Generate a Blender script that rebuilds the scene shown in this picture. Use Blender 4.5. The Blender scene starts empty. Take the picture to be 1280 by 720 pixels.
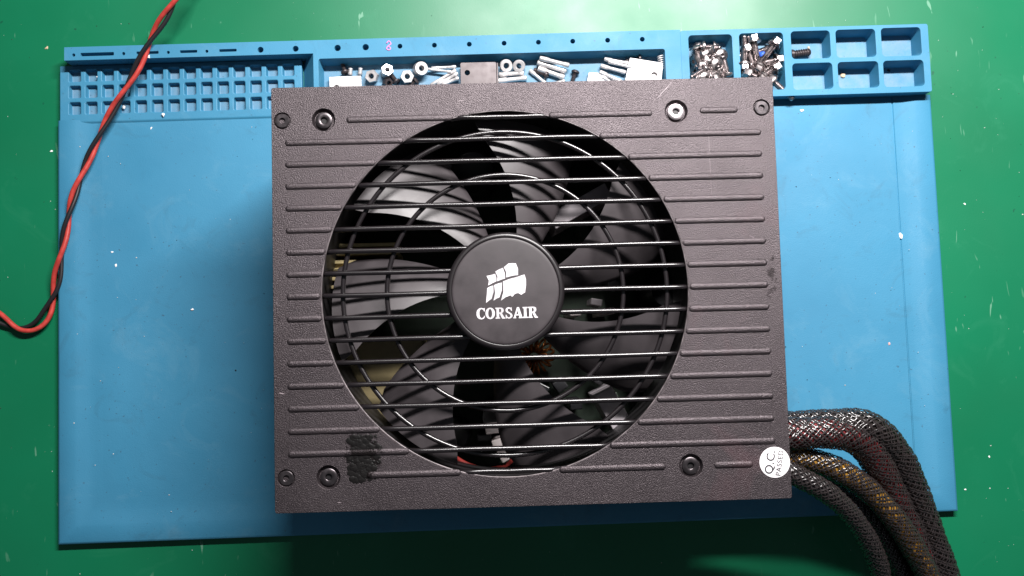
import bpy, bmesh, math, random
from mathutils import Vector, Matrix
R = math.radians
MM = 0.001
scene = bpy.context.scene
col = scene.collection

# ------------------------------------------------------------------ camera
cam_d = bpy.data.cameras.new("camera")
cam = bpy.data.objects.new("camera", cam_d)
col.objects.link(cam)
cam.location = (-10.7587*MM, -19.5605*MM, 402.6029*MM)
cam.rotation_euler = (.0665, -.0139, -.0269)
cam_d.sensor_fit = 'HORIZONTAL'
cam_d.angle = R(60)
cam_d.clip_start = 0.01
cam_d.clip_end = 50
scene.camera = cam

# ------------------------------------------------------------------ world and lamp
world = bpy.data.worlds.new("World")
scene.world = world
world.use_nodes = True
bg = world.node_tree.nodes["Background"]
bg.inputs[0].default_value = (0.80, 0.88, 1.0, 1)
bg.inputs[1].default_value = 0.09

lamp_d = bpy.data.lights.new("bench_lamp", 'AREA')
lamp_d.shape = 'RECTANGLE'
lamp_d.size = 0.30
lamp_d.size_y = 0.025
lamp_d.energy = 8.3
lamp_d.color = (1.0, 0.965, 0.95)
lamp = bpy.data.objects.new("bench_lamp", lamp_d)
col.objects.link(lamp)
lamp.location = (0.115, 0.30, 0.435)
lamp.rotation_euler = (Vector((0.115, 0.03, 0.04)) - lamp.location).to_track_quat('-Z', 'Y').to_euler()

scene.view_settings.view_transform = 'Standard'
scene.view_settings.look = 'None'
scene.view_settings.exposure = 0.0
scene.view_settings.gamma = 1.0
scene.view_settings.use_curve_mapping = False

# ------------------------------------------------------------------ materials
def new_mat(name):
    m = bpy.data.materials.new(name)
    m.use_nodes = True
    nt = m.node_tree
    b = nt.nodes["Principled BSDF"]
    return m, nt, b

def node(nt, t, **kw):
    n = nt.nodes.new(t)
    for k, v in kw.items():
        setattr(n, k, v)
    return n

def obj_coord(nt):
    return node(nt, 'ShaderNodeTexCoord').outputs['Object']

def noise(nt, vec, scale, detail=3, rough=.5, dist=0):
    n = node(nt, 'ShaderNodeTexNoise')
    n.inputs['Scale'].default_value = scale
    n.inputs['Detail'].default_value = detail
    n.inputs['Roughness'].default_value = rough
    n.inputs['Distortion'].default_value = dist
    nt.links.new(vec, n.inputs['Vector'])
    return n.outputs['Fac']

def ramp(nt, fac, stops):
    r = node(nt, 'ShaderNodeValToRGB')
    e = r.color_ramp.elements
    while len(e) < len(stops):
        e.new(.5)
    for k, (p, c) in enumerate(stops):
        e[k].position = p
        e[k].color = (c, c, c, 1) if not isinstance(c, tuple) else (*c, 1)
    nt.links.new(fac, r.inputs[0])
    return r.outputs[0]

def mix(nt, fac, a, b):
    m = node(nt, 'ShaderNodeMix', data_type='RGBA')
    for sock, v in ((m.inputs[0], fac), (m.inputs[6], a), (m.inputs[7], b)):
        if isinstance(v, tuple):
            sock.default_value = (*v, 1)
        elif isinstance(v, (int, float)):
            sock.default_value = v
        else:
            nt.links.new(v, sock)
    return m.outputs[2]

def mul(nt, a, b, op='MULTIPLY'):
    m = node(nt, 'ShaderNodeMath', operation=op)
    for s, v in ((m.inputs[0], a), (m.inputs[1], b)):
        if isinstance(v, (int, float)):
            s.default_value = v
        else:
            nt.links.new(v, s)
    return m.outputs[0]

def bump(nt, b, h, strength, dist):
    n = node(nt, 'ShaderNodeBump')
    n.inputs['Strength'].default_value = strength
    n.inputs['Distance'].default_value = dist
    nt.links.new(h, n.inputs['Height'])
    nt.links.new(n.outputs[0], b.inputs['Normal'])

def link(nt, out, inp):
    nt.links.new(out, inp)

def plain(name, c, rough=.5, metal=0, spec=.5, nscale=0, namp=.25, bscale=0, bstr=.2, bdist=.0002):
    m, nt, b = new_mat(name)
    b.inputs['Base Color'].default_value = (*c, 1)
    b.inputs['Roughness'].default_value = rough
    b.inputs['Metallic'].default_value = metal
    b.inputs['Specular IOR Level'].default_value = spec
    v = obj_coord(nt)
    if nscale:
        f = noise(nt, v, nscale, 4)
        lo = tuple(max(0, x*(1-namp)) for x in c)
        hi = tuple(min(1, x*(1+namp)) for x in c)
        link(nt, ramp(nt, f, [(.3, lo), (.7, hi)]), b.inputs['Base Color'])
        link(nt, ramp(nt, f, [(.3, max(0, rough-.08)), (.7, min(1, rough+.1))]), b.inputs['Roughness'])
    if bscale:
        bump(nt, b, noise(nt, v, bscale, 2), bstr, bdist)
    return m

def mat_table():
    m, nt, b = new_mat("green_bench_mat")
    v = obj_coord(nt)
    big = noise(nt, v, 9, 4)
    c = ramp(nt, big, [(.3, (.0025, .118, .050)), (.7, (.0035, .150, .068))])
    # wiped smudges and fine pale scuffs
    sm = ramp(nt, noise(nt, v, 30, 6, .65, 1.5), [(.58, 0), (.8, .3)])
    c = mix(nt, sm, c, (.03, .20, .11))
    mp = node(nt, 'ShaderNodeMapping')
    mp.inputs['Scale'].default_value = (1, .22, 1)
    mp.inputs['Rotation'].default_value = (0, 0, .3)
    link(nt, v, mp.inputs[0])
    sc = ramp(nt, noise(nt, mp.outputs[0], 330, 2, .5, .6), [(.695, 0), (.735, .4)])
    gate = ramp(nt, noise(nt, v, 17, 2), [(.44, 0), (.6, 1)])
    c = mix(nt, mul(nt, sc, gate), c, (.25, .45, .34))
    dk = ramp(nt, noise(nt, v, 260, 2), [(.74, 0), (.77, .6)])
    c = mix(nt, dk, c, (.004, .05, .03))
    link(nt, c, b.inputs['Base Color'])
    link(nt, ramp(nt, noise(nt, v, 24, 5), [(.3, .36), (.7, .44)]), b.inputs['Roughness'])
    b.inputs['Specular IOR Level'].default_value = .36
    bump(nt, b, noise(nt, v, 1500, 2), .10, .0002)
    return m

def mat_silicone(dusty=False):
    m, nt, b = new_mat("dusty_silicone" if dusty else "blue_silicone")
    v = obj_coord(nt)
    big = noise(nt, v, 14, 5, .55)
    c = ramp(nt, big, [(.3, (.031, .172, .292)), (.7, (.040, .208, .345))])
    sm = ramp(nt, noise(nt, v, 55, 6, .7, 1.2), [(.56, 0), (.8, .55)])
    c = mix(nt, sm, c, (.03, .11, .175))
    pale = ramp(nt, noise(nt, v, 37, 6, .7, .8), [(.54, 0), (.85, .30)])
    c = mix(nt, pale, c, (.16, .31, .40))
    if dusty:
        g = ramp(nt, noise(nt, v, 160, 5, .7), [(.3, .12), (.7, .55)])
        c = mix(nt, g, c, (.20, .25, .31))
    pk = ramp(nt, noise(nt, v, 700, 2), [(.715, 0), (.74, .6)])
    c = mix(nt, pk, c, (.03, .07, .11))
    link(nt, c, b.inputs['Base Color'])
    link(nt, ramp(nt, noise(nt, v, 45, 5), [(.3, .50), (.7, .66)]), b.inputs['Roughness'])
    b.inputs['Specular IOR Level'].default_value = .4
    h = mul(nt, noise(nt, v, 2200, 2), mul(nt, noise(nt, v, 60, 3), 3), 'ADD')
    bump(nt, b, h, .18, .0003)
    return m

def mat_powder():
    # wrinkled black powder coat, worn spots, and a sticky dark residue patch
    m, nt, b = new_mat("black_powder_coat")
    v = obj_coord(nt)
    c = ramp(nt, noise(nt, v, 40, 4), [(.3, (.008, .0062, .0071)), (.7, (.014, .0110, .0124))])
    fine = noise(nt, v, 1250, 2, .6)
    dust = ramp(nt, noise(nt, v, 700, 3, .7), [(.66, 0), (.76, .18)])
    c = mix(nt, dust, c, (.22, .18, .20))
    # reddish rub marks on the right
    rub = mul(nt, ramp(nt, noise(nt, v, 26, 4, .6, .8), [(.56, 0), (.72, .28)]),
              ramp(nt, mul(nt, node_sep(nt, v, 0), .045, 'SUBTRACT'), [(.0, 0), (.012, 1)]))
    c = mix(nt, rub, c, (.075, .028, .034))
    # residue patch near the lower left screw
    s = node(nt, 'ShaderNodeVectorMath', operation='SUBTRACT')
    s.inputs[1].default_value = (-.0590, -.0565, .0868)
    link(nt, v, s.inputs[0])
    s2 = node(nt, 'ShaderNodeVectorMath', operation='MULTIPLY')
    s2.inputs[1].default_value = (120, 92, 0)
    link(nt, s.outputs[0], s2.inputs[0])
    ln = node(nt, 'ShaderNodeVectorMath', operation='LENGTH')
    link(nt, s2.outputs[0], ln.inputs[0])
    d = mul(nt, ln.outputs['Value'], mul(nt, noise(nt, v, 260, 4, .7), 1.5), 'ADD')
    patch = ramp(nt, mul(nt, d, .5), [(.69, 1), (.76, 0)])
    # second scuffed spot along the right edge
    t = node(nt, 'ShaderNodeVectorMath', operation='SUBTRACT')
    t.inputs[1].default_value = (.0868, .004, .0868)
    link(nt, v, t.inputs[0])
    t2 = node(nt, 'ShaderNodeVectorMath', operation='MULTIPLY')
    t2.inputs[1].default_value = (190, 38, 0)
    link(nt, t.outputs[0], t2.inputs[0])
    l2 = node(nt, 'ShaderNodeVectorMath', operation='LENGTH')
    link(nt, t2.outputs[0], l2.inputs[0])
    d2 = mul(nt, l2.outputs['Value'], mul(nt, noise(nt, v, 240, 4, .75), 2.6), 'ADD')
    patch2 = ramp(nt, mul(nt, d2, .5), [(.66, .75), (.74, 0)])
    pm = mul(nt, patch, patch2, 'MAXIMUM')
    c = mix(nt, pm, c, (.006, .005, .005))
    link(nt, c, b.inputs['Base Color'])
    ro = ramp(nt, noise(nt, v, 60, 4), [(.3, .43), (.7, .50)])
    link(nt, mix(nt, patch, ro, (.33, .33, .33)), b.inputs['Roughness'])
    sp = node(nt, 'ShaderNodeMapRange')
    link(nt, pm, sp.inputs[0])
    sp.inputs[3].default_value = .85
    sp.inputs[4].default_value = .18
    link(nt, sp.outputs[0], b.inputs['Specular IOR Level'])
    b.inputs['Specular Tint'].default_value = (1.0, .87, .92, 1)
    vo = node(nt, 'ShaderNodeTexVoronoi')
    vo.inputs['Scale'].default_value = 2900
    link(nt, v, vo.inputs['Vector'])
    mus = mul(nt, mul(nt, vo.outputs['Distance'], -1.0), mul(nt, noise(nt, v, 4600, 2, .6), .8), 'ADD')
    bump(nt, b, mus, .80, .00013)
    return m

def node_sep(nt, v, i):
    s = node(nt, 'ShaderNodeSeparateXYZ')
    link(nt, v, s.inputs[0])
    return s.outputs[i]

M = {}
M['table'] = mat_table()
M['blue'] = mat_silicone()
M['dusty'] = mat_silicone(True)
M['coat'] = mat_powder()
M['case'] = plain("black_steel", (.012, .010, .011), .5)
M['wire'] = plain("black_wire_paint", (.009, .007, .008), .27, spec=.8)
M['badge'] = plain("badge_plastic", (.030, .024, .027), .55, nscale=120, bscale=2600, bstr=.08)
M['rim'] = plain("badge_rim_black", (.010, .008, .009), .36)
M['litedge'] = plain("lit_edge", (.15, .13, .135), .38, .4, nscale=250, namp=.6)  # light on the opening rim, put into a paler colour
M['glue'] = plain("black_glue", (.004, .0035, .0035), .5, spec=.25)
M['scratch'] = plain("bare_scratch", (.24, .20, .215), .5)
M['dimred'] = plain("dark_red_insulation", (.16, .015, .012), .5)
M['silver'] = plain("brushed_silver", (.80, .76, .79), .38, .55, nscale=300, namp=.15)
M['blade'] = plain("fan_plastic", (.040, .034, .037), .47, spec=.6, nscale=70, bscale=900, bstr=.08)
M['duct'] = plain("duct_plastic", (.010, .009, .010), .5)
M['screw'] = plain("black_screw", (.085, .075, .080), .32, .85, nscale=300)
M['litscrew'] = plain("lit_screw", (.62, .56, .58), .32, .9, nscale=300)  # same black screw metal made paler, painting in the lamp's reflection
M['socket'] = plain("socket_dark", (.008, .007, .008), .45)
M['sticker'] = plain("sticker_paper", (.80, .77, .79), .55, nscale=200, namp=.05)
M['ink'] = plain("grey_ink", (.035, .035, .04), .6)
M['nickel'] = plain("nickel", (.42, .38, .38), .30, 1.0, nscale=400, namp=.2)
M['zinc'] = plain("zinc_bright", (.62, .60, .60), .38, .55, nscale=350, namp=.12)
M['darksteel'] = plain("dark_steel", (.055, .045, .047), .4, .5, nscale=300)
M['bluecap'] = plain("blue_cap", (.03, .11, .55), .4)
M['gold'] = plain("gold_heatsink", (.42, .34, .17), .5, .15, nscale=200, namp=.2)
M['tape'] = plain("yellow_tape", (.24, .195, .10), .45, nscale=60)
M['copper'] = plain("copper_wire", (.36, .115, .03), .3, .8)
M['pcb'] = plain("circuit_board", (.012, .025, .014), .6, nscale=150)
M['alu'] = plain("grey_aluminium", (.36, .33, .35), .45, .3)
M['cap'] = plain("capacitor_sleeve", (.012, .012, .014), .35)
M['white'] = plain("white_ceramic", (.62, .56, .55), .5)
M['red'] = plain("red_insulation", (.40, .040, .032), .40, nscale=300)
M['black'] = plain("black_insulation", (.014, .012, .014), .38)
M['tan'] = plain("tan_chip", (.55, .40, .27), .6, nscale=600)
M['flake'] = plain("white_flake", (.85, .84, .84), .6, nscale=500, namp=.1)
M['pinkflake'] = plain("pink_flake", (.62, .36, .34), .6, nscale=700, namp=.4)
M['pink'] = plain("pink_ink", (.55, .22, .50), .5)
M['strand'] = plain("braid_monofilament", (.022, .017, .017), .27, spec=1.0)
M['core_red'] = plain("red_wire_core", (.12, .010, .012), .5, nscale=250, namp=.7)
M['core_black'] = plain("dark_wire_core", (.012, .008, .007), .5)
M['core_gold'] = plain("yellow_wire_core", (.20, .10, .010), .5, nscale=70, namp=1.0)
M['core_grey'] = plain("grey_wire_core", (.022, .021, .022), .5)

# ------------------------------------------------------------------ helpers
def raw(name, verts, faces, mat, parent=None, smooth=False):
    me = bpy.data.meshes.new(name)
    me.from_pydata([(x*MM, y*MM, z*MM) for x, y, z in verts], [], faces)
    me.validate()
    return from_mesh(name, me, mat, parent, smooth)

def from_mesh(name, me, mat, parent=None, smooth=False):
    if mat is not None:
        if len(me.materials):
            me.materials.clear()
        me.materials.append(mat)
    if smooth:
        for p in me.polygons:
            p.use_smooth = True
    o = bpy.data.objects.new(name, me)
    col.objects.link(o)
    o.parent = parent
    return o

def bm_obj(name, bm, mat, parent=None, smooth=False):
    me = bpy.data.meshes.new(name)
    bmesh.ops.recalc_face_normals(bm, faces=bm.faces)
    bmesh.ops.scale(bm, vec=(MM, MM, MM), verts=bm.verts)
    bm.to_mesh(me)
    bm.free()
    return from_mesh(name, me, mat, parent, smooth)

def bevel(o, w, seg=2, ang=35):
    b = o.modifiers.new("bevel", 'BEVEL')
    b.width = w*MM
    b.segments = seg
    b.limit_method = 'ANGLE'
    b.angle_limit = R(ang)
    b.harden_normals = False
    return o

def tag(o, label, cat, group=None, kind=None):
    o['label'] = label
    o['category'] = cat
    if group:
        o['group'] = group
    if kind:
        o['kind'] = kind
    return o

def empty(name, loc=(0, 0, 0), rz=0):
    o = bpy.data.objects.new(name, None)
    o.empty_display_size = .01
    col.objects.link(o)
    o.location = Vector(loc)*MM
    o.rotation_euler = (0, 0, rz)
    return o

def place(o, loc, rot=(0, 0, 0)):
    o.location = Vector(loc)*MM
    o.rotation_euler = rot
    return o

def box(name, c, s, mat, parent=None, bev=.4, rz=0):
    bm = bmesh.new()
    bmesh.ops.create_cube(bm, size=1, matrix=Matrix.Diagonal((*s, 1)))
    o = bm_obj(name, bm, mat, parent)
    place(o, c, (0, 0, rz))
    if bev:
        bevel(o, bev)
    return o

def circle(cx, cy, r, n):
    return [(cx+r*math.cos(2*math.pi*k/n), cy+r*math.sin(2*math.pi*k/n)) for k in range(n)]

def rrect(x0, y0, x1, y1, r, n=4):
    pts = []
    for cx, cy, a in ((x1-r, y1-r, 0), (x0+r, y1-r, 90), (x0+r, y0+r, 180), (x1-r, y0+r, 270)):
        for k in range(n+1):
            t = R(a+90*k/n)
            pts.append((cx+r*math.cos(t), cy+r*math.sin(t)))
    return pts

def plate(outline, holes, z, zb, out_low=None, floor_mat=0):
    """flat plate at height z with pockets; holes = (top loop, low loop, floor z, closed)"""
    bm = bmesh.new()
    edges = []
    def loop(pts, zz):
        return [bm.verts.new((p[0], p[1], zz)) for p in pts]
    def ring(vs):
        return [bm.edges.new((vs[k], vs[(k+1) % len(vs)])) for k in range(len(vs))]
    def wall(a, b):
        n = len(a)
        for k in range(n):
            bm.faces.new((a[k], a[(k+1) % n], b[(k+1) % n], b[k]))
    ot = loop(outline, z)
    edges += ring(ot)
    tops = []
    for h in holes:
        t = loop(h[0], z)
        edges += ring(t)
        tops.append(t)
    bmesh.ops.triangle_fill(bm, use_beauty=True, edges=edges, normal=(0, 0, 1))
    wall(ot, loop(out_low or outline, zb))
    for t, h in zip(tops, holes):
        lo = loop(h[1], h[2])
        wall(t, lo)
        if h[3]:
            bm.faces.new(lo).material_index = floor_mat
    return bm

def inset(pts, d):
    cx = sum(p[0] for p in pts)/len(pts)
    cy = sum(p[1] for p in pts)/len(pts)
    return [(p[0]-math.copysign(min(d, abs(p[0]-cx)), p[0]-cx), p[1]-math.copysign(min(d, abs(p[1]-cy)), p[1]-cy)) for p in pts]

def lathe(prof, n=32, cap=True):
    verts, faces = [], []
    for r, z in prof:
        for k in range(n):
            a = 2*math.pi*k/n
            verts.append((r*math.cos(a), r*math.sin(a), z))
    for i in range(len(prof)-1):
        for k in range(n):
            k2 = (k+1) % n
            faces.append((i*n+k, i*n+k2, (i+1)*n+k2, (i+1)*n+k))
    if cap:
        faces.append(tuple(range((len(prof)-1)*n, len(prof)*n)))
    return verts, faces

def lathe_obj(name, prof, mat, parent=None, n=32, cap=True, loc=(0, 0, 0), smooth=True):
    v, f = lathe(prof, n, cap)
    bm = bmesh.new()
    vs = [bm.verts.new(p) for p in v]
    for q in f:
        bm.faces.new([vs[i] for i in q])
    o = bm_obj(name, bm, mat, parent, smooth)
    o.location = Vector(loc)*MM
    if smooth:
        sharp(o)
    return o

def sharp(o, ang=38):
    me = o.data
    bm = bmesh.new()
    bm.from_mesh(me)
    for e in bm.edges:
        if len(e.link_faces) == 2 and e.calc_face_angle(0) > R(ang):
            e.smooth = False
    bm.to_mesh(me)
    bm.free()

def spline(pts, step):
    """Catmull-Rom resample (mm)"""
    P = [Vector(p) for p in pts]
    P = [2*P[0]-P[1]] + P + [2*P[-1]-P[-2]]
    out = []
    for i in range(1, len(P)-2):
        n = max(2, int((P[i+1]-P[i]).length/step))
        for k in range(n):
            t = k/n
            a, b, c, d = P[i-1], P[i], P[i+1], P[i+2]
            out.append(.5*((2*b)+(c-a)*t+(2*a-5*b+4*c-d)*t*t+(3*b-a-3*c+d)*t**3))
    out.append(P[-2])
    return out

def frames(path):
    fr = []
    up = Vector((0, 0, 1))
    for i, p in enumerate(path):
        t = (path[min(i+1, len(path)-1)]-path[max(i-1, 0)]).normalized()
        u = (up-t*up.dot(t)).normalized()
        fr.append((p, t, u, t.cross(u)))
        up = u
    return fr

def tube_data(path, r, n=8, caps=True):
    v, f = [], []
    fr = frames(path)
    for i, (p, t, u, w) in enumerate(fr):
        rr = r(i/(len(fr)-1)) if callable(r) else r
        for k in range(n):
            a = 2*math.pi*k/n
            v.append(tuple(p+(u*math.cos(a)+w*math.sin(a))*rr))
    for i in range(len(fr)-1):
        for k in range(n):
            k2 = (k+1) % n
            f.append((i*n+k, i*n+k2, (i+1)*n+k2, (i+1)*n+k))
    if caps:
        f.append(tuple(range(n))[::-1])
        f.append(tuple(range((len(fr)-1)*n, len(fr)*n)))
    return v, f

def tube(name, path, r, mat, parent=None, n=8):
    v, f = tube_data([Vector(p) for p in path], r, n)
    return raw(name, v, f, mat, parent, True)

def curve_fill(name, loops, depth, mat, parent=None):
    cu = bpy.data.curves.new(name, 'CURVE')
    cu.dimensions = '2D'
    cu.fill_mode = 'BOTH'
    cu.extrude = depth*MM/2
    for lp in loops:
        s = cu.splines.new('POLY')
        s.points.add(len(lp)-1)
        for k, p in enumerate(lp):
            s.points[k].co = (p[0]*MM, p[1]*MM, 0, 1)
        s.use_cyclic_u = True
    tmp = bpy.data.objects.new(name, cu)
    me = bpy.data.meshes.new_from_object(tmp)
    bpy.data.objects.remove(tmp)
    return from_mesh(name, me, mat, parent)

def text_mesh(name, body, size, depth, mat, parent=None, space=1.0):
    cu = bpy.data.curves.new(name, 'FONT')
    cu.body = body
    cu.size = size*MM
    cu.extrude = depth*MM/2
    cu.align_x = 'CENTER'
    cu.align_y = 'CENTER'
    cu.space_character = space
    cu.offset = .012*size*MM
    tmp = bpy.data.objects.new(name, cu)
    me = bpy.data.meshes.new_from_object(tmp)
    bpy.data.objects.remove(tmp)
    return from_mesh(name, me, mat, parent)

# ------------------------------------------------------------------ table top
tb = raw('table_top', [(-1500, -1500, 0), (1500, -1500, 0), (1500, 1500, 0), (-1500, 1500, 0)], [(0, 1, 2, 3)], M['table'])
tb['kind'] = 'structure'

# ------------------------------------------------------------------ blue repair mat
MX, MY, MROT = -206.7461, -100.9199, .0072
def mat2w(x, y):
    c, s = math.cos(MROT), math.sin(MROT)
    return MX+c*x-s*y, MY+s*x+c*y
WID = 398.6
repair = empty('repair_mat', (MX, MY, 0), MROT)
tag(repair, 'blue silicone repair mat with part trays lying on the green bench', 'work mat')

# work surface: raised rim sloping to the sunken middle on three sides
steps = [(0, 0), (0, 3.6), (.5, 4.1), (1.1, 4.3), (7.2, 4.3), (8.4, 4.15), (10, 3.9), (13, 3.45), (15, 3.3), (17.3, 3.3), (17.55, 2.7), (17.85, 2.7), (18.1, 3.3), (19.5, 3.3)]
v, f = [], []
TOPY = 189.0
for d, z in steps:
    zl = 3.3 if d > 16 else z          # the fold line runs down the right side only
    v += [(d, TOPY, zl), (d, d, zl), (WID-d, d, zl), (WID-d, TOPY, z)]
for i in range(len(steps)-1):
    for k in range(3):
        a = i*4+k
        f.append((a, a+1, a+5, a+4))
n = len(v)
d = steps[-1][0]
# gently uneven sunken middle
NX, NY = 60, 30
rng = random.Random(4)
for j in range(NY+1):
    for i in range(NX+1):
        e = 0 if i in (0, NX) or j in (0, NY) else 1
        zz = 3.3+e*(.12*math.sin(i*.31+j*.17)+.10*math.sin(j*.43-i*.12))
        v.append((d+(WID-2*d)*i/NX, d+(TOPY-d)*j/NY, zz))
for j in range(NY):
    for i in range(NX):
        a = n+j*(NX+1)+i
        f.append((a, a+1, a+NX+2, a+NX+1))
ws = raw('work_surface', v, f, M['blue'], repair, True)
sharp(ws, 30)

# grid of small cells, upper left
holes = []
for rj in ((206.7, 212.3), (199.2, 204.9), (191.6, 197.3)):
    for ci in range(14):
        x0 = 4.9+ci*7.44
        t = rrect(x0, rj[0], x0+5.3, rj[1], .6, 2)
        holes.append((t, inset(t, .35), 1.2, True))
bm = plate([(.8, 188.2), (110.4, 188.2), (110.4, 214.2), (.8, 214.2)], holes, 3.9, 0, [(.8, 183), (110.4, 183), (110.4, 214.2), (.8, 214.2)], 1)
cg = bm_obj('small_cell_grid', bm, M['blue'], repair)
cg.data.materials.append(M['dusty'])
bevel(cg, .35, 2)

# rail and long tray
holes = []
t = rrect(119.5, 191, 275.6, 211.8, 1.0, 3)
holes.append((t, inset(t, 1.0), 3.2, True))
for x, r in ((93.7, 1.35), (109.4, 1.35), (128.2, 1.45), (140.8, 1.45), (156.2, 1.1), (171.7, 1.1), (187.4, 1.1), (203.1, 1.1),
             (218.6, 1.1), (234.1, 1.1), (249.9, 1.1), (265.6, 1.1), (10.4, .75), (32.6, .75), (52.5, .7), (69.7, .7)):
    c = circle(x, 216.7 if x < 120 else 216.5, r, 14)
    holes.append((c, c, 6, True))
for x0, x1, h in ((13.4, 28.3, .95), (38.3, 48.2, .75), (57.7, 65.4, .75), (75.2, 83, .75)):
    t = rrect(x0, 217.0-h, x1, 217.0+h*.6, .3, 2)
    holes.append((t, t, 6, True))
out = [(6.2, 220.4), (282.9, 220.4), (282.9, 188.4), (117.2, 188.4), (117.2, 214.3), (6.2, 214.3)]
low = [(6.2, 220.4), (282.9, 220.4), (282.9, 188.4), (110.6, 188.4), (110.6, 214.3), (6.2, 214.3)]
bm = plate(out, holes, 11, 0, low, 1)
lt = bm_obj('long_tray', bm, M['blue'], repair)
lt.data.materials.append(M['dusty'])
bevel(lt, .45, 2, 25)

# compartment block, upper right (a thicker piece)
holes = []
for x0, y0, x1, y1 in ((286.2, 191.4, 306.0, 217.3), (309.2, 191.2, 329.2, 217.5), (332.7, 205.0, 350.5, 217.8), (353.1, 205.0, 371.2, 217.9),
                       (373.8, 205.0, 391.9, 218.1), (332.6, 190.9, 350.8, 203.0), (353.2, 190.9, 371.7, 203.0), (373.9, 190.9, 392.3, 203.0)):
    k_ = 1.0062
    x0, x1 = 196.6+(x0-196.6)*k_, 196.6+(x1-196.6)*k_
    y0, y1 = 80+(y0-80)*k_, 80+(y1-80)*k_
    t = rrect(x0, y0, x1, y1, 1.7, 5)
    holes.append((t, inset(t, 1.0), 1.6, True))
c = circle(283.95, 211.8, .65, 12)
bm = plate(rrect(283.2, 188.9, 396.6, 220.4, 1.0, 3), holes, 9.6, 0, None, 1)
cb = bm_obj('compartment_tray', bm, M['blue'], repair)
cb.data.materials.append(M['dusty'])
bevel(cb, .5, 2)

# pink pen mark on the rail
pk = tube('pen_mark', spline([(150.2, 217.9, 11.05), (151.3, 219, 11.05), (152.2, 217.6, 11.05), (150.8, 216.6, 11.05), (150.2, 215.4, 11.05), (151.4, 214.8, 11.05),
                      (152.0, 215.8, 11.05), (150.9, 216.4, 11.05)], .4), .28, M['pink'], repair, 6)
pk.scale = (1, 1, 1)

# ------------------------------------------------------------------ power supply
PZ = 3.3
psu = empty('power_supply', (0, 0, PZ))
tag(psu, 'black computer power supply with round fan grille lying on the blue mat', 'power supply')
TOP = 90-PZ          # local z of the top face
FX, FY, FR = -8.2, 0.0, 65.0

fan_spots = [(-71.5, 63.0), (54.8, 63.2), (55.1, -62.8), (-71.4, -63.1)]
cor_spots = [(-86.2, 63.0), (85.6, 63.8), (-86.0, -63.0)]
holes = [(circle(FX, FY, FR, 128), circle(FX, FY, FR-.25, 128), TOP-1.6, False)]
for x, y in fan_spots:
    c = circle(x, y, 4.15, 32)
    holes.append((c, circle(x, y, 3.5, 32), TOP-1.7, True))
for x, y in cor_spots:
    c = circle(x, y, 3.05, 28)
    holes.append((c, circle(x, y, 2.75, 28), TOP-.7, True))
bm = plate(rrect(-90, -75, 90, 75, .8, 3), holes, TOP, TOP-3)
tp = bm_obj('top_panel', bm, M['coat'], psu)
bevel(tp, .45, 3, 40)

# side walls and floor of the case
for nm, c, s in (('side_wall', (-89.4, 0, (TOP-3)/2), (1.0, 149, TOP-3)), ('side_wall', (89.4, 0, (TOP-3)/2), (1.0, 149, TOP-3)),
                 ('end_wall', (0, 74.4, (TOP-3)/2), (177.6, 1.0, TOP-3)), ('end_wall', (0, -74.4, (TOP-3)/2), (177.6, 1.0, TOP-3))):
    box(nm, c, s, M['case'], psu, 0)
box('bottom_panel', (0, 0, .6), (177.4, 147.4, 1.0), M['case'], psu, 0)

# embossed ribs and grille bars
rng = random.Random(7)
def rib(x0, x1, y):
    w, h, n = 1.15, .55, 7
    prof = [(w*math.cos(math.pi*k/n), h*math.sin(math.pi*k/n)) for k in range(n+1)]
    st = []
    for k in range(5):
        a = math.pi/2*k/4
        st.append((x0+w*(1-math.sin(a)) if k else x0, None, max(.04, math.sin(a) if k else .04)))
    secs = []
    for k in range(5):
        a = math.pi/2*k/4
        secs.append((x0+w-w*math.cos(a), max(.05, math.sin(a))))
    for k in range(5):
        a = math.pi/2*(4-k)/4
        secs.append((x1-w+w*math.cos(a), max(.05, math.sin(a))))
    vv, ff = [], []
    for x, s in secs:
        for py, pz in prof:
            vv.append((x, y+py*s, TOP-.02+pz*s))
    m_ = n+1
    for i in range(len(secs)-1):
        for k in range(n):
            ff.append((i*m_+k, i*m_+k+1, (i+1)*m_+k+1, (i+1)*m_+k))
    o = raw('rib', vv, ff, M['coat'], psu, True)
    return o

for i in range(17):
    y = 62.75-7.845*i
    hw = math.sqrt(max(0, FR**2-(y-FY)**2))
    xl, xr = -85.3, 85.1
    if i == 0:
        xl, xr = -63.4, 46.2
        rib(63.2, 77, y+.5)
    if i == 16:
        xl, xr = -58.2, 46.2
        rib(63.2, 76.8, y)
    rib(xl, FX-hw-.25, y)
    rib(FX+hw+.25, xr, y)
    # round bar across the opening, ends dipping under the panel edge
    pts = []
    N = 40
    for k in range(N+1):
        u = -1+2*k/N
        e = 1-abs(u)
        dip = 1.9*max(0, 1-e*hw/5.0)**2
        pts.append((FX+u*(hw+1.2), y+.05*math.sin(k*.4+i), TOP-.55-dip+.10*math.sin(k*.23+i*1.7)))
    tube('grille_bar', pts, .92, M['wire'], psu, 10)

for r in (42.0, 57.6):
    nn = 120
    vv, ff = [], []
    for k in range(nn):
        a = 2*math.pi*k/nn
        for q in range(10):
            b = 2*math.pi*q/10
            rr = r+.88*math.cos(b)
            vv.append((FX+rr*math.cos(a), FY+rr*math.sin(a), TOP-2.15+.88*math.sin(b)))
    for k in range(nn):
        for q in range(10):
            ff.append((k*10+q, ((k+1) % nn)*10+q, ((k+1) % nn)*10+(q+1) % 10, k*10+(q+1) % 10))
    raw('grille_ring', vv, ff, M['wire'], psu, True)

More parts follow.
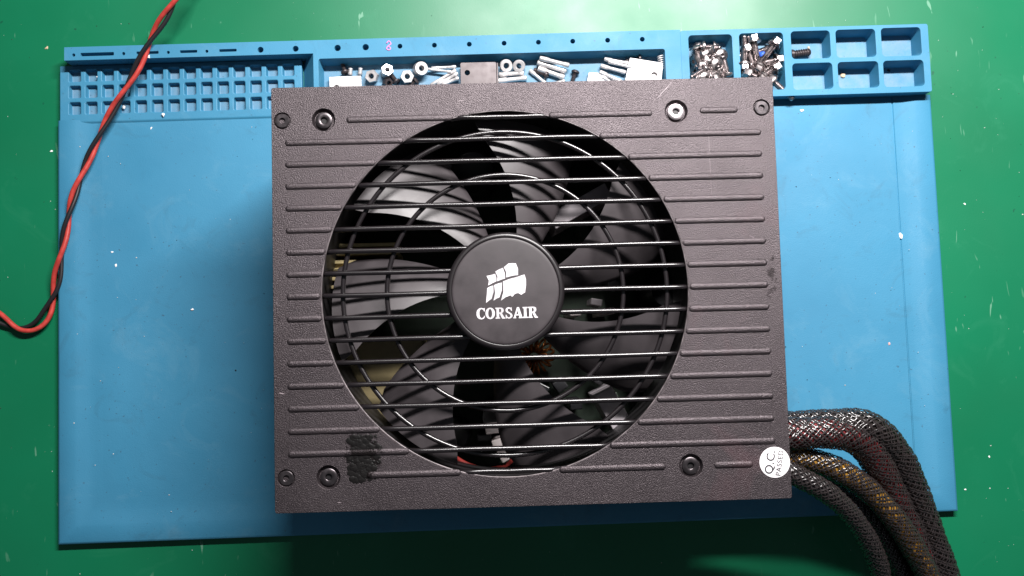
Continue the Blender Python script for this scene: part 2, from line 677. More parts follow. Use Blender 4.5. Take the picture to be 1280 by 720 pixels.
# pale ring added to paint the lit edge of the round opening
nn = 160
vv, ff = [], []
for k in range(nn):
    a = 2*math.pi*k/nn
    for q in range(8):
        b = 2*math.pi*q/8
        rr = FR-.10+.24*math.cos(b)
        vv.append((FX+rr*math.cos(a), FY+rr*math.sin(a), TOP-.30+.24*math.sin(b)))
for k in range(nn):
    for q in range(8):
        ff.append((k*8+q, ((k+1) % nn)*8+q, ((k+1) % nn)*8+(q+1) % 8, k*8+(q+1) % 8))
raw('edge_highlight', vv, ff, M['litedge'], psu, True)

# centre badge
badge = lathe_obj('badge', [(20.3, TOP-2), (20.75, TOP+.6), (20.75, TOP+1.9), (20.5, TOP+2.5), (19.9, TOP+2.9), (19.2, TOP+3.0), (18.95, TOP+2.9), (18.9, TOP+2.3)],
                  M['rim'], psu, 96, False, (FX, FY, 0))
lathe_obj('badge_face', [(18.95, TOP+2.2), (18.85, TOP+2.55), (18.6, TOP+2.78), (18.2, TOP+2.84), (17.6, TOP+2.9), (.01, TOP+2.9)], M['badge'], badge, 96, False)
BZ = TOP+2.9+.06
K = 14.45
def cr(pts):
    return [((x-362)/K, -(y-372)/K) for x, y in pts]
sails = [
    [(268, 294), (290, 290), (312, 284), (318, 304), (318, 322), (297, 331), (275, 343), (279, 318)],
    [(313, 273), (332, 262), (352, 255), (360, 280), (362, 309), (341, 315), (321, 323), (323, 298)],
    [(357, 252), (380, 234), (400, 232), (418, 234), (428, 262), (428, 294), (398, 297), (367, 304), (368, 278)],
    [(270, 356), (284, 348), (301, 343), (301, 378), (291, 411), (277, 419), (262, 431), (266, 395)],
    [(306, 341), (325, 334), (345, 329), (343, 370), (331, 404), (316, 410), (300, 420), (309, 382)],
    [(350, 324), (385, 312), (420, 303), (460, 292), (467, 316), (467, 345), (461, 382), (441, 394), (426, 384), (410, 388), (395, 403), (386, 395), (362, 404), (338, 421), (351, 378)],
]
for s in sails:
    o = curve_fill('emblem_sail', [cr(s)], .12, M['silver'], badge)
    o.location = (0, 0, BZ*MM)

def ell(cx, cy, rx, ry, n=20):
    return [(cx+rx*math.cos(2*math.pi*k/n), cy+ry*math.sin(2*math.pi*k/n)) for k in range(n)]
GL = {
    'C': (.86, [[(.85, .3), (.78, .3), (.7, .17), (.58, .1), (.45, .1), (.35, .2), (.3, .36), (.3, .64), (.35, .8), (.45, .9), (.58, .9), (.7, .82), (.76, .68), (.84, .68), (.83, 1), (.77, 1), (.72, .95), (.5, 1.02), (.28, .98), (.1, .84), (.02, .64), (.02, .36), (.1, .16), (.28, .02), (.5, -.02), (.7, .03), (.82, .14)]]),
    'O': (.98, [ell(.48, .5, .47, .52), ell(.48, .5, .19, .40)]),
    'R': (.93, [[(0, 0), (.45, 0), (.45, .1), (.36, .13), (.36, .45), (.42, .45), (.62, .05), (.66, 0), (.95, 0), (.95, .09), (.86, .12), (.64, .5), (.78, .6), (.82, .74), (.78, .9), (.66, .98), (.5, 1), (0, 1), (0, .9), (.11, .87), (.11, .13), (0, .1)],
                [(.36, .57), (.5, .57), (.56, .66), (.57, .76), (.53, .87), (.46, .9), (.36, .9)]]),
    'S': (.76, [[(.05, 0), (.12, 0), (.16, .05), (.35, -.02), (.55, .02), (.7, .14), (.72, .3), (.62, .45), (.4, .57), (.25, .68), (.24, .8), (.34, .9), (.46, .88), (.56, .78), (.6, .68), (.68, .68), (.66, 1), (.6, 1), (.56, .96), (.38, 1.02), (.18, .97), (.06, .84), (.05, .68), (.16, .54), (.4, .42), (.51, .32), (.52, .2), (.42, .1), (.28, .11), (.18, .22), (.13, .34), (.05, .34)]]),
    'A': (.93, [[(0, 0), (.3, 0), (.3, .08), (.24, .1), (.29, .26), (.57, .26), (.62, .1), (.55, .08), (.55, 0), (.97, 0), (.97, .08), (.9, .1), (.6, 1), (.4, 1), (.08, .1), (0, .08)], [(.32, .36), (.53, .36), (.425, .72)]]),
    'I': (.52, [[(0, 0), (.5, 0), (.5, .1), (.38, .14), (.38, .86), (.5, .9), (.5, 1), (0, 1), (0, .9), (.12, .86), (.12, .14), (0, .1)]]),
}
word = 'CORSAIR'
adv = sum(GL[c][0]+.02 for c in word)
tw, th = (522-212)/K, 56/K
sx = tw/adv
x = (212-362)/K
for c in word:
    w_, lp = GL[c]
    loops = [[(x+px*sx, (372-512)/K+py*th) for px, py in l] for l in lp]
    o = curve_fill('badge_letter', loops, .12, M['silver'], badge)
    o.location = (0, 0, BZ*MM)
    x += (w_+.02)*sx

# screws of the fan and of the case
def screw_head(x, y, z, r, mat, name):
    o = lathe_obj(name, [(r, z-.9), (r, z-.15), (r*.93, z), (r*.45, z), (r*.40, z-.1), (r*.38, z-1.0), (.01, z-1.1)], mat, psu, 28, False, (x, y, 0))
    bm = bmesh.new()
    bmesh.ops.create_circle(bm, cap_ends=True, segments=6, radius=r*.37)
    s = bm_obj('socket', bm, M['socket'], o)
    s.location = (0, 0, (z-.85)*MM)
    return o
for k, (x, y) in enumerate(fan_spots):
    screw_head(x, y, TOP-.55, 2.95, M['litscrew'] if k == 1 else M['screw'], 'fan_screw')
for x, y in cor_spots:
    screw_head(x, y, TOP+.05, 2.55, M['screw'], 'case_screw')

# fan: duct, hub, swept blades
v, f = lathe([(66.4, 50), (66.4, TOP-3.1), (68.5, TOP-3.1), (68.5, 50)], 96, False)
duct = raw('fan_duct', v, f, M['duct'], psu, True)
duct.location = (FX*MM, FY*MM, 0)
sharp(duct)
fan = lathe_obj('fan', [(21, 50), (21, 76), (20, 78), (17, 79), (.01, 79)], M['blade'], psu, 48, False, (FX, FY, 0))
def blade():
    NR, NW = 14, 12
    vv, ff = [], []
    for side in (0, 1):
        for i in range(NR+1):
            u = i/NR
            r = 20.4+(63.6-20.4)*u
            mid = -9+16*u**1.25
            hw_ = (12.0+6.3*u)-(2.2*max(0, u-.86)/.14)
            for j in range(NW+1):
                w = -1+2*j/NW
                a = R(mid+hw_*w + 3.0*(w*w-.5)*u)
                pitch = math.tan(R(36-16*u))
                arc = r*R(hw_)*w
                z = 73.5+arc*pitch*1.12+1.6*(1-w*w)-1.0*u
                vv.append((r*math.cos(a), r*math.sin(a), z-(1.3 if side else 0)))
    n1 = (NR+1)*(NW+1)
    for i in range(NR):
        for j in range(NW):
            a = i*(NW+1)+j
            q = (a, a+NW+1, a+NW+2, a+1)
            ff.append(q)
            ff.append(tuple(n1+t for t in q[::-1]))
    for i in range(NR):
        for j in (0, NW):
            a = i*(NW+1)+j
            ff.append((a, a+NW+1, n1+a+NW+1, n1+a))
    for j in range(NW):
        for i in (0, NR):
            a = i*(NW+1)+j
            ff.append((a, a+1, n1+a+1, n1+a))
    return vv, ff
vv, ff = blade()
b0 = raw('blade', vv, ff, M['blade'], fan, True)
bm = bmesh.new(); bm.from_mesh(b0.data); bmesh.ops.recalc_face_normals(bm, faces=bm.faces); bm.to_mesh(b0.data); bm.free()
sharp(b0, 50)
A0 = 42.6
b0.rotation_euler.z = R(A0-20)
for k in range(1, 7):
    c = b0.copy()
    col.objects.link(c)
    c.parent = fan
    c.rotation_euler.z = R(A0-20+k*360/7)

# the inside that shows between the blades
box('circuit_board', (0, 0, 8), (170, 140, 1.6), M['pcb'], psu, 0)
hs = box('heatsink', (-66, 13, 34), (30, 3, 48), M['gold'], psu, .3)
for k in range(7):
    box('fin', (0, (8-k*3.2), 16), (34, 1.3, 20), M['gold'], hs, .2)
box('transformer', (-58, -32, 29), (34, 36, 40), M['tape'], psu, 1.0)
box('heatsink_plate', (22.5, 35.1, 40), (26, 6.5, 26), M['alu'], psu, .3, R(28))
box('heatsink_plate', (36, -51, 40), (8, 30, 26), M['alu'], psu, .3, R(28))
coil_n = 0
for (x, y, z, r, rz) in ((3.5, -23.5, 24, 5.5, .2),):
    vv, ff = [], []
    turns, nn = 16, 16*14
    path = []
    for k in range(nn+1):
        a = 2*math.pi*k/nn
        b = turns*2*math.pi*k/nn
        rr = r+3.2*math.cos(b)
        path.append(Vector((rr*math.cos(a), rr*math.sin(a), 3.6*math.sin(b))))
    co = tube('coil', path, .55, M['copper'], psu, 6)
    place(co, (x, y, z), (.5, 0, rz))
for (x, y, r, h) in ((-20, 52, 9, 40), (4, 56, 8, 38), (44, 22, 9, 44), (58, 2, 8, 46), (-12, -48, 7, 34), (48, -25, 7, 40), (-35, 40, 9, 36), (-30, -55, 6, 38)):
    lathe_obj('capacitor', [(r, 9), (r, h-1), (r-.5, h), (r-.9, h-.3), (.01, h-.3)], M['cap'], psu, 28, False, (x, y, 0))
for (x, y, z, sx_, sy_, rz) in ((-12.6, -57.5, 46, 4.2, 3.2, .3), (-10.5, -62.3, 47, 3.2, 5, .5), (-14.5, -52, 45, 5.5, 3.5, .1), (20, -6.8, 45, 4.5, 2.2, 0), (33, -6.4, 45, 5.5, 2.6, .1)):
    box('connector', (x, y, z/2+4), (sx_, sy_, z-8), M['white'], psu, .4, rz)
tube('inner_wire', spline([(-30, -62, 46), (-24, -65, 50), (-16, -67, 49), (-8, -66, 40), (-2, -60, 20)], 1.0), .9, M['dimred'], psu, 8)
tube('inner_wire', spline([(44, -46, 44), (40, -52, 47), (30, -60, 46), (20, -63, 38)], 1.0), 1.2, M['black'], psu, 8)

rng = random.Random(12)
for (x, y) in ((14, -36), (20, -44), (30, -34), (36, -42), (6, -38), (-18, -56), (-6, -54), (44, -12), (30, -2), (38, 6), (26, 28), (14, 44), (-30, 56)):
    box('chip_component', (x, y, 20+rng.uniform(-3, 8)), (rng.uniform(3, 6), rng.uniform(2.5, 6), rng.uniform(16, 24)), M[rng.choice(['cap', 'cap', 'alu', 'pcb', 'darksteel'])], psu, .4, rng.uniform(-.6, .6))

# lumpy sticky residue beside the lower left screw
rng = random.Random(31)
vv, ff = [], []
for k in range(300):
    x = -59.3+rng.gauss(0, 3.1)
    y = -56.6+rng.uniform(-8.0, 7.4)
    if abs(x+59.3) > 6.4-.25*abs(y+56):
        continue
    r, h = rng.uniform(.3, 1.4), rng.uniform(.05, .16)
    b = len(vv)
    n1 = 9
    rad = [rng.uniform(.75, 1.2) for _ in range(n1)]
    for q, (fr_, zz) in enumerate(((1, -.02), (.8, .6), (.45, .92))):
        for t in range(n1):
            a = 2*math.pi*t/n1
            vv.append((x+r*fr_*rad[t]*math.cos(a), y+r*fr_*rad[t]*math.sin(a), TOP+h*zz))
    vv.append((x, y, TOP+h))
    for q in range(2):
        for t in range(n1):
            ff.append((b+q*n1+t, b+q*n1+(t+1) % n1, b+(q+1)*n1+(t+1) % n1, b+(q+1)*n1+t))
    for t in range(n1):
        ff.append((b+2*n1+t, b+2*n1+(t+1) % n1, b+3*n1))
res = raw('glue_residue', vv, ff, M['glue'], psu, True)
res['label'] = 'lumpy black sticky residue'

# pale scratches in the paint
for x0, y0, x1, y1, w in ((54.0, 74.2, 47.6, 67.6, .16), (-24, 68.6, -20.5, 69.0, .12), (78.5, 18, 84.8, 14.6, .10), (-88.6, -33.5, -85.9, -33.9, .22), (-68.5, -71.8, -66.9, -71.9, .16), (66, 66, 66.3, 28, .05)):
    dx, dy = x1-x0, y1-y0
    l_ = math.hypot(dx, dy)
    nx, ny = -dy/l_*w, dx/l_*w
    curve_fill('scratch', [[(x0, y0), (x0+dx*.4+nx, y0+dy*.4+ny), (x1, y1), (x0+dx*.6-nx, y0+dy*.6-ny)]], .03, M['scratch'], psu).location = (0, 0, (TOP+.02)*MM)

# inspection sticker
st = lathe_obj('inspection_sticker', [(5.35, TOP-.3), (5.35, TOP+.16), (5.25, TOP+.2), (.01, TOP+.2)], M['sticker'], psu, 48, False, (84.45, -62.4, 0))
st['label'] = 'round white inspection sticker'
q = text_mesh('sticker_letters', 'Q.C.', 4.1, .04, M['ink'], st, 1.05)
q.location = Vector((-1.55, .1, TOP+.23))*MM
q.rotation_euler.z = R(80)
q = text_mesh('sticker_letters', 'PASSED', 2.5, .04, M['ink'], st, 1.1)
q.location = Vector((1.75, -.3, TOP+.23))*MM
q.rotation_euler.z = R(80)

# ------------------------------------------------------------------ braided cables
def cable(pts, r, core, label, pitch, seed, ns=11):
    path = spline(pts, .55)
    root = empty('braided_cable', pts[0])
    tag(root, label, 'cable', 'sleeved cables leaving the power supply')
    off = Vector(pts[0])
    path = [p-off for p in path]
    tube('wire_core', path, r*.86, core, root, 16)
    fr = frames(path)
    vv, ff = [], []
    L = 0
    lens = [0]
    for i in range(1, len(path)):
        lens.append(lens[-1]+(path[i]-path[i-1]).length)
    rng = random.Random(seed)
    w = 2*math.pi*r/ns*.15
    for s in (1, -1):
        for k in range(ns):
            base = len(vv)
            ph = 2*math.pi*k/ns+rng.uniform(-.10, .10)
            for i, (p, t, u, b) in enumerate(fr):
                a = ph+s*2*math.pi*lens[i]/pitch
                over = math.cos(ns*2*math.pi*lens[i]/pitch + (0 if s > 0 else math.pi)+k*math.pi)
                rr = r*(1+.035*math.sin(lens[i]*.13+seed)+.02*math.sin(lens[i]*.37+seed*2))+.26*over+rng.uniform(-.03, .03)
                dirn = u*math.cos(a)+b*math.sin(a)
                tang = (-u*math.sin(a)+b*math.cos(a))
                # width runs square to the strand's own direction
                run = (t+tang*s*2*math.pi*r/pitch).normalized()
                side = run.cross(dirn).normalized()
                c = p+dirn*rr
                vv += [tuple(c+side*w-dirn*.14), tuple(c+dirn*.10), tuple(c-side*w-dirn*.14)]
            for i in range(len(fr)-1):
                a = base+i*3
                ff += [(a, a+3, a+4, a+1), (a+1, a+4, a+5, a+2)]
    o = raw('braided_sleeve', vv, ff, M['strand'], root, True)
    o['kind'] = 'stuff'
    return root

cable([(86, -56.8, 52), (97.1, -56.8, 52.0), (106.6, -56.7, 52.0), (120.0, -57.0, 50.0), (134.0, -61.5, 44.0), (145.2, -75.5, 36.0), (156.2, -93.8, 26.0), (167.6, -112.6, 17.0), (176.6, -132.8, 11.0), (180.4, -159.2, 8.0)],
      6.3, M['core_red'], 'thick braided cable with dark red wires nearest the top of the bundle', 40, 1, 18)
cable([(86, -54, 43), (99.6, -54.2, 44.0), (109.0, -54.4, 45.0), (123.2, -54.2, 46.0), (137.8, -56.0, 44.0), (151.8, -68.2, 36.0), (163.0, -87.6, 26.0), (173.8, -109.4, 17.0), (182.6, -131.6, 10.0), (187.0, -159.4, 8.0)],
      6.1, M['core_black'], 'thick black braided cable on the outer right side of the bundle', 40, 2, 18)
cable([(86, -64.2, 47), (103.0, -65.7, 47.0), (109.4, -67.1, 47.0), (120.8, -71.0, 46.0), (134.8, -79.6, 42.0), (148.2, -92.9, 36.0), (159.8, -108.4, 29.0), (170.5, -126.8, 20.0), (177.6, -151.2, 12.0)],
      4.7, M['core_gold'], 'slimmer braided cable showing yellow wires in the middle of the bundle', 30, 3, 14)
cable([(86, -69, 57), (98.0, -70.1, 57.0), (104.4, -73.2, 56.0), (116.5, -80.3, 52.0), (128.6, -90.9, 44.0), (140.4, -106.3, 33.0), (148.6, -123.9, 22.0), (153.2, -150.5, 12.0)],
      4.0, M['core_grey'], 'thin charcoal braided cable lowest and leftmost in the bundle', 26, 4, 12)
cable([(86, -70, 30), (103.1, -73.6, 30.0), (113.4, -76.7, 29.0), (129.3, -83.3, 26.0), (145.8, -96.0, 19.0), (157.6, -113.0, 12.0), (164.6, -129.4, 8.0), (166.6, -159.3, 5.0)],
      4.2, M['core_grey'], 'thin black braided cable half hidden between the charcoal and the yellow one', 26, 5, 12)

# ------------------------------------------------------------------ twisted red and black wire
wp = [(-136, 159, 21), (-144.1, 146.3, 20), (-151.8, 134.0, 18), (-161.5, 122.3, 14), (-171.5, 105.4, 11), (-183.8, 86.8, 8.2), (-193.8, 67.3, 6.8), (-200.4, 49.4, 6.5), (-205.6, 26.3, 5.2), (-209.9, 8.7, 3.0),
      (-215.7, -2.7, 2.4), (-224.2, -5.7, 2.2), (-234.2, -0.7, 2.2), (-245.0, 6.7, 2.2), (-262, 16, 2.2)]
tw_root = empty('twisted_wire', (-205, 30, 0))
tag(tw_root, 'red and black wire pair twisted together across the left mat corner', 'wire')
path = spline(wp, 1.5)
path = [p-Vector((-205, 30, 0)) for p in path]
fr = frames(path)
acc = 0
pa, pb = [], []
prev = None
for p, t, u, b in fr:
    if prev is not None:
        acc += (p-prev).length
    prev = p
    a = 2*math.pi*(acc/41.0)+.6*math.sin(acc*.045)+1.2
    sp = .95+.35*max(0, math.sin(acc*.031+.6))
    if acc > 150:
        sp += .9*min(1, (acc-150)/20)
        a = 2*math.pi*(150/46.0)+.6*math.sin(150*.045)+1.2 if acc < 0 else a
    dv = u*math.cos(a)*.95+b*math.sin(a)*sp
    lift = Vector((0, 0, max(0, .3)))
    pa.append(p+dv+lift)
    pb.append(p-dv+lift)
tube('red_wire', pa, 1.1, M['red'], tw_root, 10)
tube('black_wire', pb, 1.0, M['black'], tw_root, 10)

# ------------------------------------------------------------------ hardware lying in the long tray
FLZ = 3.2
def hex_ring(r, hole, h, nseg=6):
    o = [(r*math.cos(2*math.pi*k/24)*(1 if nseg > 6 else (math.cos(math.pi/6)/math.cos((2*math.pi*k/24) % (math.pi/3)-math.pi/6))),
          r*math.sin(2*math.pi*k/24)*(1 if nseg > 6 else (math.cos(math.pi/6)/math.cos((2*math.pi*k/24) % (math.pi/3)-math.pi/6)))) for k in range(24)]
    i = [(hole*math.cos(2*math.pi*k/24), hole*math.sin(2*math.pi*k/24)) for k in range(24)]
    vv, ff = [], []
    for lp, z in ((o, 0), (o, h*.85), ([(x*.93, y*.93) for x, y in o], h), ([(x*1.12, y*1.12) for x, y in i], h), (i, h*.9), (i, 0)):
        vv += [(x, y, z) for x, y in lp]
    for a in range(6):
        for k in range(24):
            k2 = (k+1) % 24
            b = (a+1) % 6
            ff.append((a*24+k, a*24+k2, b*24+k2, b*24+k))
    return vv, ff

def hexnut(name, loc, r, hole, h, rot, mat, label, cat, nseg=6):
    vv, ff = hex_ring(r, hole, h, nseg)
    o = raw(name, vv, ff, mat)
    place(o, loc, rot)
    tag(o, label, cat, 'loose hardware in the long tray')
    return o

hexnut('hex_standoff', (-65.5, 105.4, 3.6), 3.0, 1.15, 4.5, (.25, -.1, .2), M['zinc'], 'leftmost silver hex nut in the long tray', 'nut')
hexnut('hex_standoff', (-59.2, 106.8, 3.8), 2.9, 1.1, 4.5, (.1, .2, .7), M['zinc'], 'silver nut touching the leftmost nut in the long tray', 'nut')
hexnut('hex_standoff', (-49.9, 104.6, 3.5), 3.2, 1.15, 4.5, (.2, .1, .1), M['zinc'], 'third silver nut from the left in the long tray', 'nut')
hexnut('flange_ring', (-44.1, 108.0, 4.4), 3.1, 1.2, 4.8, (.3, .2, .4), M['zinc'], 'silver round nut leaning on the wall left of the pins', 'nut', 12)
hexnut('hex_standoff', (-59.3, 102.6, 3.4), 2.2, .9, 3, (.5, .4, .3), M['darksteel'], 'small dark nut in front of the silver nut pair', 'nut')
hexnut('washer', (-4.7, 108.4, 5.6), 2.9, 1.3, 1.6, (.35, .2, .1), M['zinc'], 'silver washer just right of the black bracket', 'washer', 12)
hexnut('washer', (1.6, 108.2, 5.4), 2.8, 1.25, 1.6, (.3, -.3, .1), M['zinc'], 'second silver washer right of the black bracket', 'washer', 12)

def plate_thing(name, outline, hole, z, h, mat, label, cat, rot=(0, 0, 0)):
    cx = sum(p[0] for p in outline)/len(outline)
    cy = sum(p[1] for p in outline)/len(outline)
    loc = [(x-cx, y-cy) for x, y in outline]
    hs_ = []
    if hole:
        c = circle(hole[0]-cx, hole[1]-cy, hole[2], 20)
        hs_ = [(c, c, 0, False)]
    bm = plate(loc, hs_, h, 0)
    bm.faces.new([bm.verts.new((x, y, -.01)) for x, y in loc])
    o = bm_obj(name, bm, mat)
    place(o, (cx, cy, z), rot)
    bevel(o, .18, 2)
    tag(o, label, cat, 'loose hardware in the long tray')
    return o
plate_thing('metal_plate', [(-85.0, 104.9), (-70.6, 105.2), (-70.4, 96.5), (-84.8, 96.3)], (-81.7, 100.0, 1.15), 4.6, 1.6, M['zinc'], 'white metal plate at the left end of the long tray', 'metal plate', (.04, .02, 0))
plate_thing('metal_plate', [(52.0, 110.3), (66.9, 107.3), (65.9, 98.4), (49.1, 98.4)], (62.7, 102.0, 1.4), 6.2, 1.5, M['zinc'], 'white metal plate with a hole at the right end of the long tray', 'metal plate', (.08, -.05, 0))
plate_thing('metal_plate', [(33.2, 104.6), (39.4, 104.0), (42.5, 97.6), (31.6, 97.4)], None, 4.2, 1.3, M['zinc'], 'small white plate among the pins right of the middle', 'metal plate', (.06, 0, 0))
br = empty('mounting_bracket', (-17, 104, 4.0))
tag(br, 'dark grey bracket with one hole standing across the tray middle', 'bracket', 'loose hardware in the long tray')
bm = plate(rrect(-8.3, -7.0, 8.0, 5.6, .7, 3), [(circle(-5.2, .9, 1.2, 20), circle(-5.2, .9, 1.2, 20), 2.2, False)], 3.8, 2.2)
o = bm_obj('bracket_face', bm, M['darksteel'], br)
bevel(o, .3)
box('bracket_flange', (8.5, -.7, 1.2), (.8, 12, 4.8), M['darksteel'], br, .2)

def pin(p0, p1, r, label, mat=M['zinc'], z0=4.6, z1=4.6, name='metal_pin', group='loose pins in the long tray'):
    a = Vector((p0[0], p0[1], z0)); b = Vector((p1[0], p1[1], z1))
    L_ = (b-a).length
    # slightly waisted pin with a collar
    prof = [(.01, 0), (r*.8, .05), (r, .35), (r, L_*.30), (r*.82, L_*.34), (r*.82, L_*.80), (r, L_*.84), (r, L_-.4), (r*.75, L_), (.01, L_)]
    vv, ff = lathe(prof, 12, False)
    o = raw(name, vv, ff, mat, None, True)
    sharp(o)
    o.location = a*MM
    o.rotation_euler = (b-a).to_track_quat('Z', 'Y').to_euler()
    tag(o, label, 'pin', group)
    return o
PL = iter(['uppermost thin silver pin left of the black bracket', 'longest slanting silver pin left of the black bracket', 'middle silver pin of the fan left of the bracket', 'lowest silver pin left of the bracket beside the case edge', 'thin silver pin crossing the others left of the bracket'])
for p0, p1, r, za, zb_ in (((-38.6, 108.2), (-27.3, 108.4), .8, 5, 5.6), ((-39.1, 100.5), (-27.4, 107.0), .85, 4.4, 5.4), ((-36.0, 100.6), (-26.6, 105.4), .9, 4.6, 5.6), ((-34.0, 100.4), (-26.2, 103.2), 1.0, 5.2, 5.6), ((-40.2, 107.6), (-29.5, 105.9), .7, 5.8, 6.2)):
    pin(p0, p1, r, next(PL), M['zinc'], za, zb_)
PL = iter(['upper lying silver pin just below the two washers', 'lower lying silver pin below the two washers', 'short slanting silver pin right of the two washers'])
for p0, p1, r, za, zb_ in (((-7.9, 104.6), (3.6, 105.2), 1.2, 4.6, 4.6), ((-8.7, 101.6), (4.8, 102.7), 1.3, 4.8, 4.8), ((6.2, 106.5), (13.4, 100.0), 1.0, 4.4, 4.4)):
    pin(p0, p1, r, next(PL), M['zinc'], za, zb_)
PL = iter(['second of the slanted thick pins right of the washers', 'uppermost slanted thick pin right of the washers', 'third slanted thick pin right of the washers', 'short thick stub below the slanted thick pins'])
for p0, p1, r, za, zb_ in (((9.7, 109.5), (22.9, 105.3), 1.25, 6.2, 5.0), ((10.7, 110.9), (24.2, 107.4), 1.15, 8.0, 7.0), ((10.0, 107.0), (22.0, 102.4), 1.35, 5.2, 5.0), ((15.6, 99.4), (22.2, 101.0), 1.0, 4.8, 4.8)):
    pin(p0, p1, r, next(PL), M['zinc'], za, zb_)
PL = iter(['middle silver pin beside the holed white plate', 'uppermost silver pin beside the holed white plate', 'long slanting silver pin above the small white plate', 'lowest silver pin beside the small white plate', 'thin silver pin tucked behind the holed white plate'])
for p0, p1, r, za, zb_ in (((38.6, 107.6), (50.2, 104.1), 1.05, 5.2, 5.2), ((40.3, 110.3), (51.5, 108.0), .9, 6.4, 6.4), ((38.0, 104.6), (48.0, 100.0), 1.1, 5.6, 5.0), ((39.3, 102.3), (45.2, 98.4), .95, 5.4, 5.0), ((42.0, 108.9), (52.4, 105.8), .8, 7.0, 7.4)):
    pin(p0, p1, r, next(PL), M['zinc'], za, zb_)
PL = iter(['left silver stub behind the left white plate', 'right silver stub behind the left white plate'])
for x in (-75.7, -71.2):
    pin((x, 106.0), (x+.4, 109), 1.1, next(PL), M['zinc'], 4.6, 5.2)
for k_, (x, y, rz, lab) in enumerate(((-54.8, 102.6, .6, 'dark screw between the nuts left of the bracket'), (-46.0, 102.2, 2.2, 'dark screw in front of the round nut'),
                                    (13.5, 104.0, 1.1, 'dark screw among the slanted thick pins'), (27.0, 104.6, 2.8, 'dark screw right of the slanted thick pins'),
                                    (-78.0, 107.6, .3, 'dark screw behind the left white plate'), (56.5, 110.4, 1.7, 'dark screw behind the holed white plate'))):
    prof = [(.01, -6), (.9, -6), (1.05, -5.4)]
    for q in range(7):
        prof += [(1.05, -5.1+q*.7), (.8, -4.8+q*.7)]
    prof += [(1.0, 0), (1.9, .05), (1.9, .7), (1.3, 1.2), (.6, 1.25), (.5, .6), (.01, .6)]
    o = lathe_obj('dark_screw', prof, M['darksteel'], None, 14, False)
    place(o, (x, y, 4.9), (R(84), 0, rz))
    tag(o, lab, 'screw', 'dark screws in the long tray')
# small bright spring by the right wall
pth = [Vector((1.3*math.cos(k*.5), 1.3*math.sin(k*.5), k*.075)) for k in range(90)]
sp_ = tube('spring', pth, .3, M['zinc'], None, 6)
place(sp_, (66.6, 104.5, 6.2), (R(-80), 0, .1))
tag(sp_, 'small bright wire spring against the right wall of the long tray', 'spring')

# ------------------------------------------------------------------ screws and bolts in the first two compartments
def screw_mesh(kind, seed):
    rng = random.Random(seed)
    L_, sr, hr, hh = {'short': (7.5, 1.35, 2.5, 1.6), 'pan': (5.0, 1.5, 3.0, 1.3), 'bolt': (12.5, 1.45, 2.5, 2.4), 'washer': (1.0, 0, 3.2, 0)}[kind]
    n = 18
    prof = [(.01, -L_), (sr*.75, -L_), (sr, -L_+.5)]
    z = -L_+.5
    while z < -.6:
        prof += [(sr, z+.25), (sr*.82, z+.5)]
        z += .62
    prof += [(sr*.9, 0)]
    if kind == 'bolt':
        prof += [(3.1, .0), (3.1, .7), (hr, .75), (hr, .75+hh), (hr*.85, 1.0+hh), (1.1, 1.0+hh), (1.0, hh-.4), (.01, hh-.4)]
    else:
        prof += [(hr, .05), (hr*.98, hh*.5), (hr*.7, hh), (.9, hh+.15), (.8, hh-.8), (.01, hh-.8)]
    vv, ff = lathe(prof, n, False)
    if kind == 'bolt':
        out_ = []
        for x, y, zz in vv:
            r_ = math.hypot(x, y)
            if zz > .72 and r_ > hr*.8:
                a = math.atan2(y, x) % (math.pi/3)-math.pi/6
                s = math.cos(math.pi/6)/math.cos(a)
                out_.append((x*s, y*s, zz))
            else:
                out_.append((x, y, zz))
        vv = out_
    me_o = raw('screw', vv, ff, M['nickel'], None, True)
    sharp(me_o, 45)
    me = me_o.data
    bpy.data.objects.remove(me_o)
    return me

def heap(x0, y0, x1, y1, base, specs, n, label, cat, group, name, seed, layers, mesh_bank):
    rng = random.Random(seed)
    for k in range(n):
        lay = k*layers//n
        best = None
        o = bpy.data.objects.new(name, rng.choice(mesh_bank))
        col.objects.link(o)
        tilt = R(90)+rng.uniform(-.15, .15) if name == 'hex_bolt' else rng.choice([R(90)+rng.uniform(-.35, .35), R(90)+rng.uniform(-.3, .3), rng.uniform(-.7, .7), R(60)])
        L_ = 11 if name == 'hex_bolt' else 7
        while True:
            px_, py_, rz = rng.uniform(x0, x1), rng.uniform(y0, y1), rng.uniform(0, 6.28)
            ex, ey = px_-math.sin(rz)*L_*abs(math.sin(tilt)), py_+math.cos(rz)*L_*abs(math.sin(tilt))
            if x0-1 < ex < x1+1 and y0-1 < ey < y1+1:
                break
        mx, my = mat2w(px_, py_)
        place(o, (mx, my, base+lay*1.7+rng.uniform(0, .6)+max(0, 4.2*abs(math.cos(tilt))-lay*1.7)), (tilt, rng.uniform(-.2, .2), rz))
        tag(o, label, cat, group)
bank1 = [screw_mesh('short', 1), screw_mesh('pan', 2), screw_mesh('pan', 3)]
bank2 = [screw_mesh('bolt', 4)]
heap(289.8, 194, 303.2, 214.5, 3.6, None, 44, 'small silver screw in the heaped left screw compartment', 'screw', 'small screws in the left compartment', 'small_screw', 11, 3, bank1)
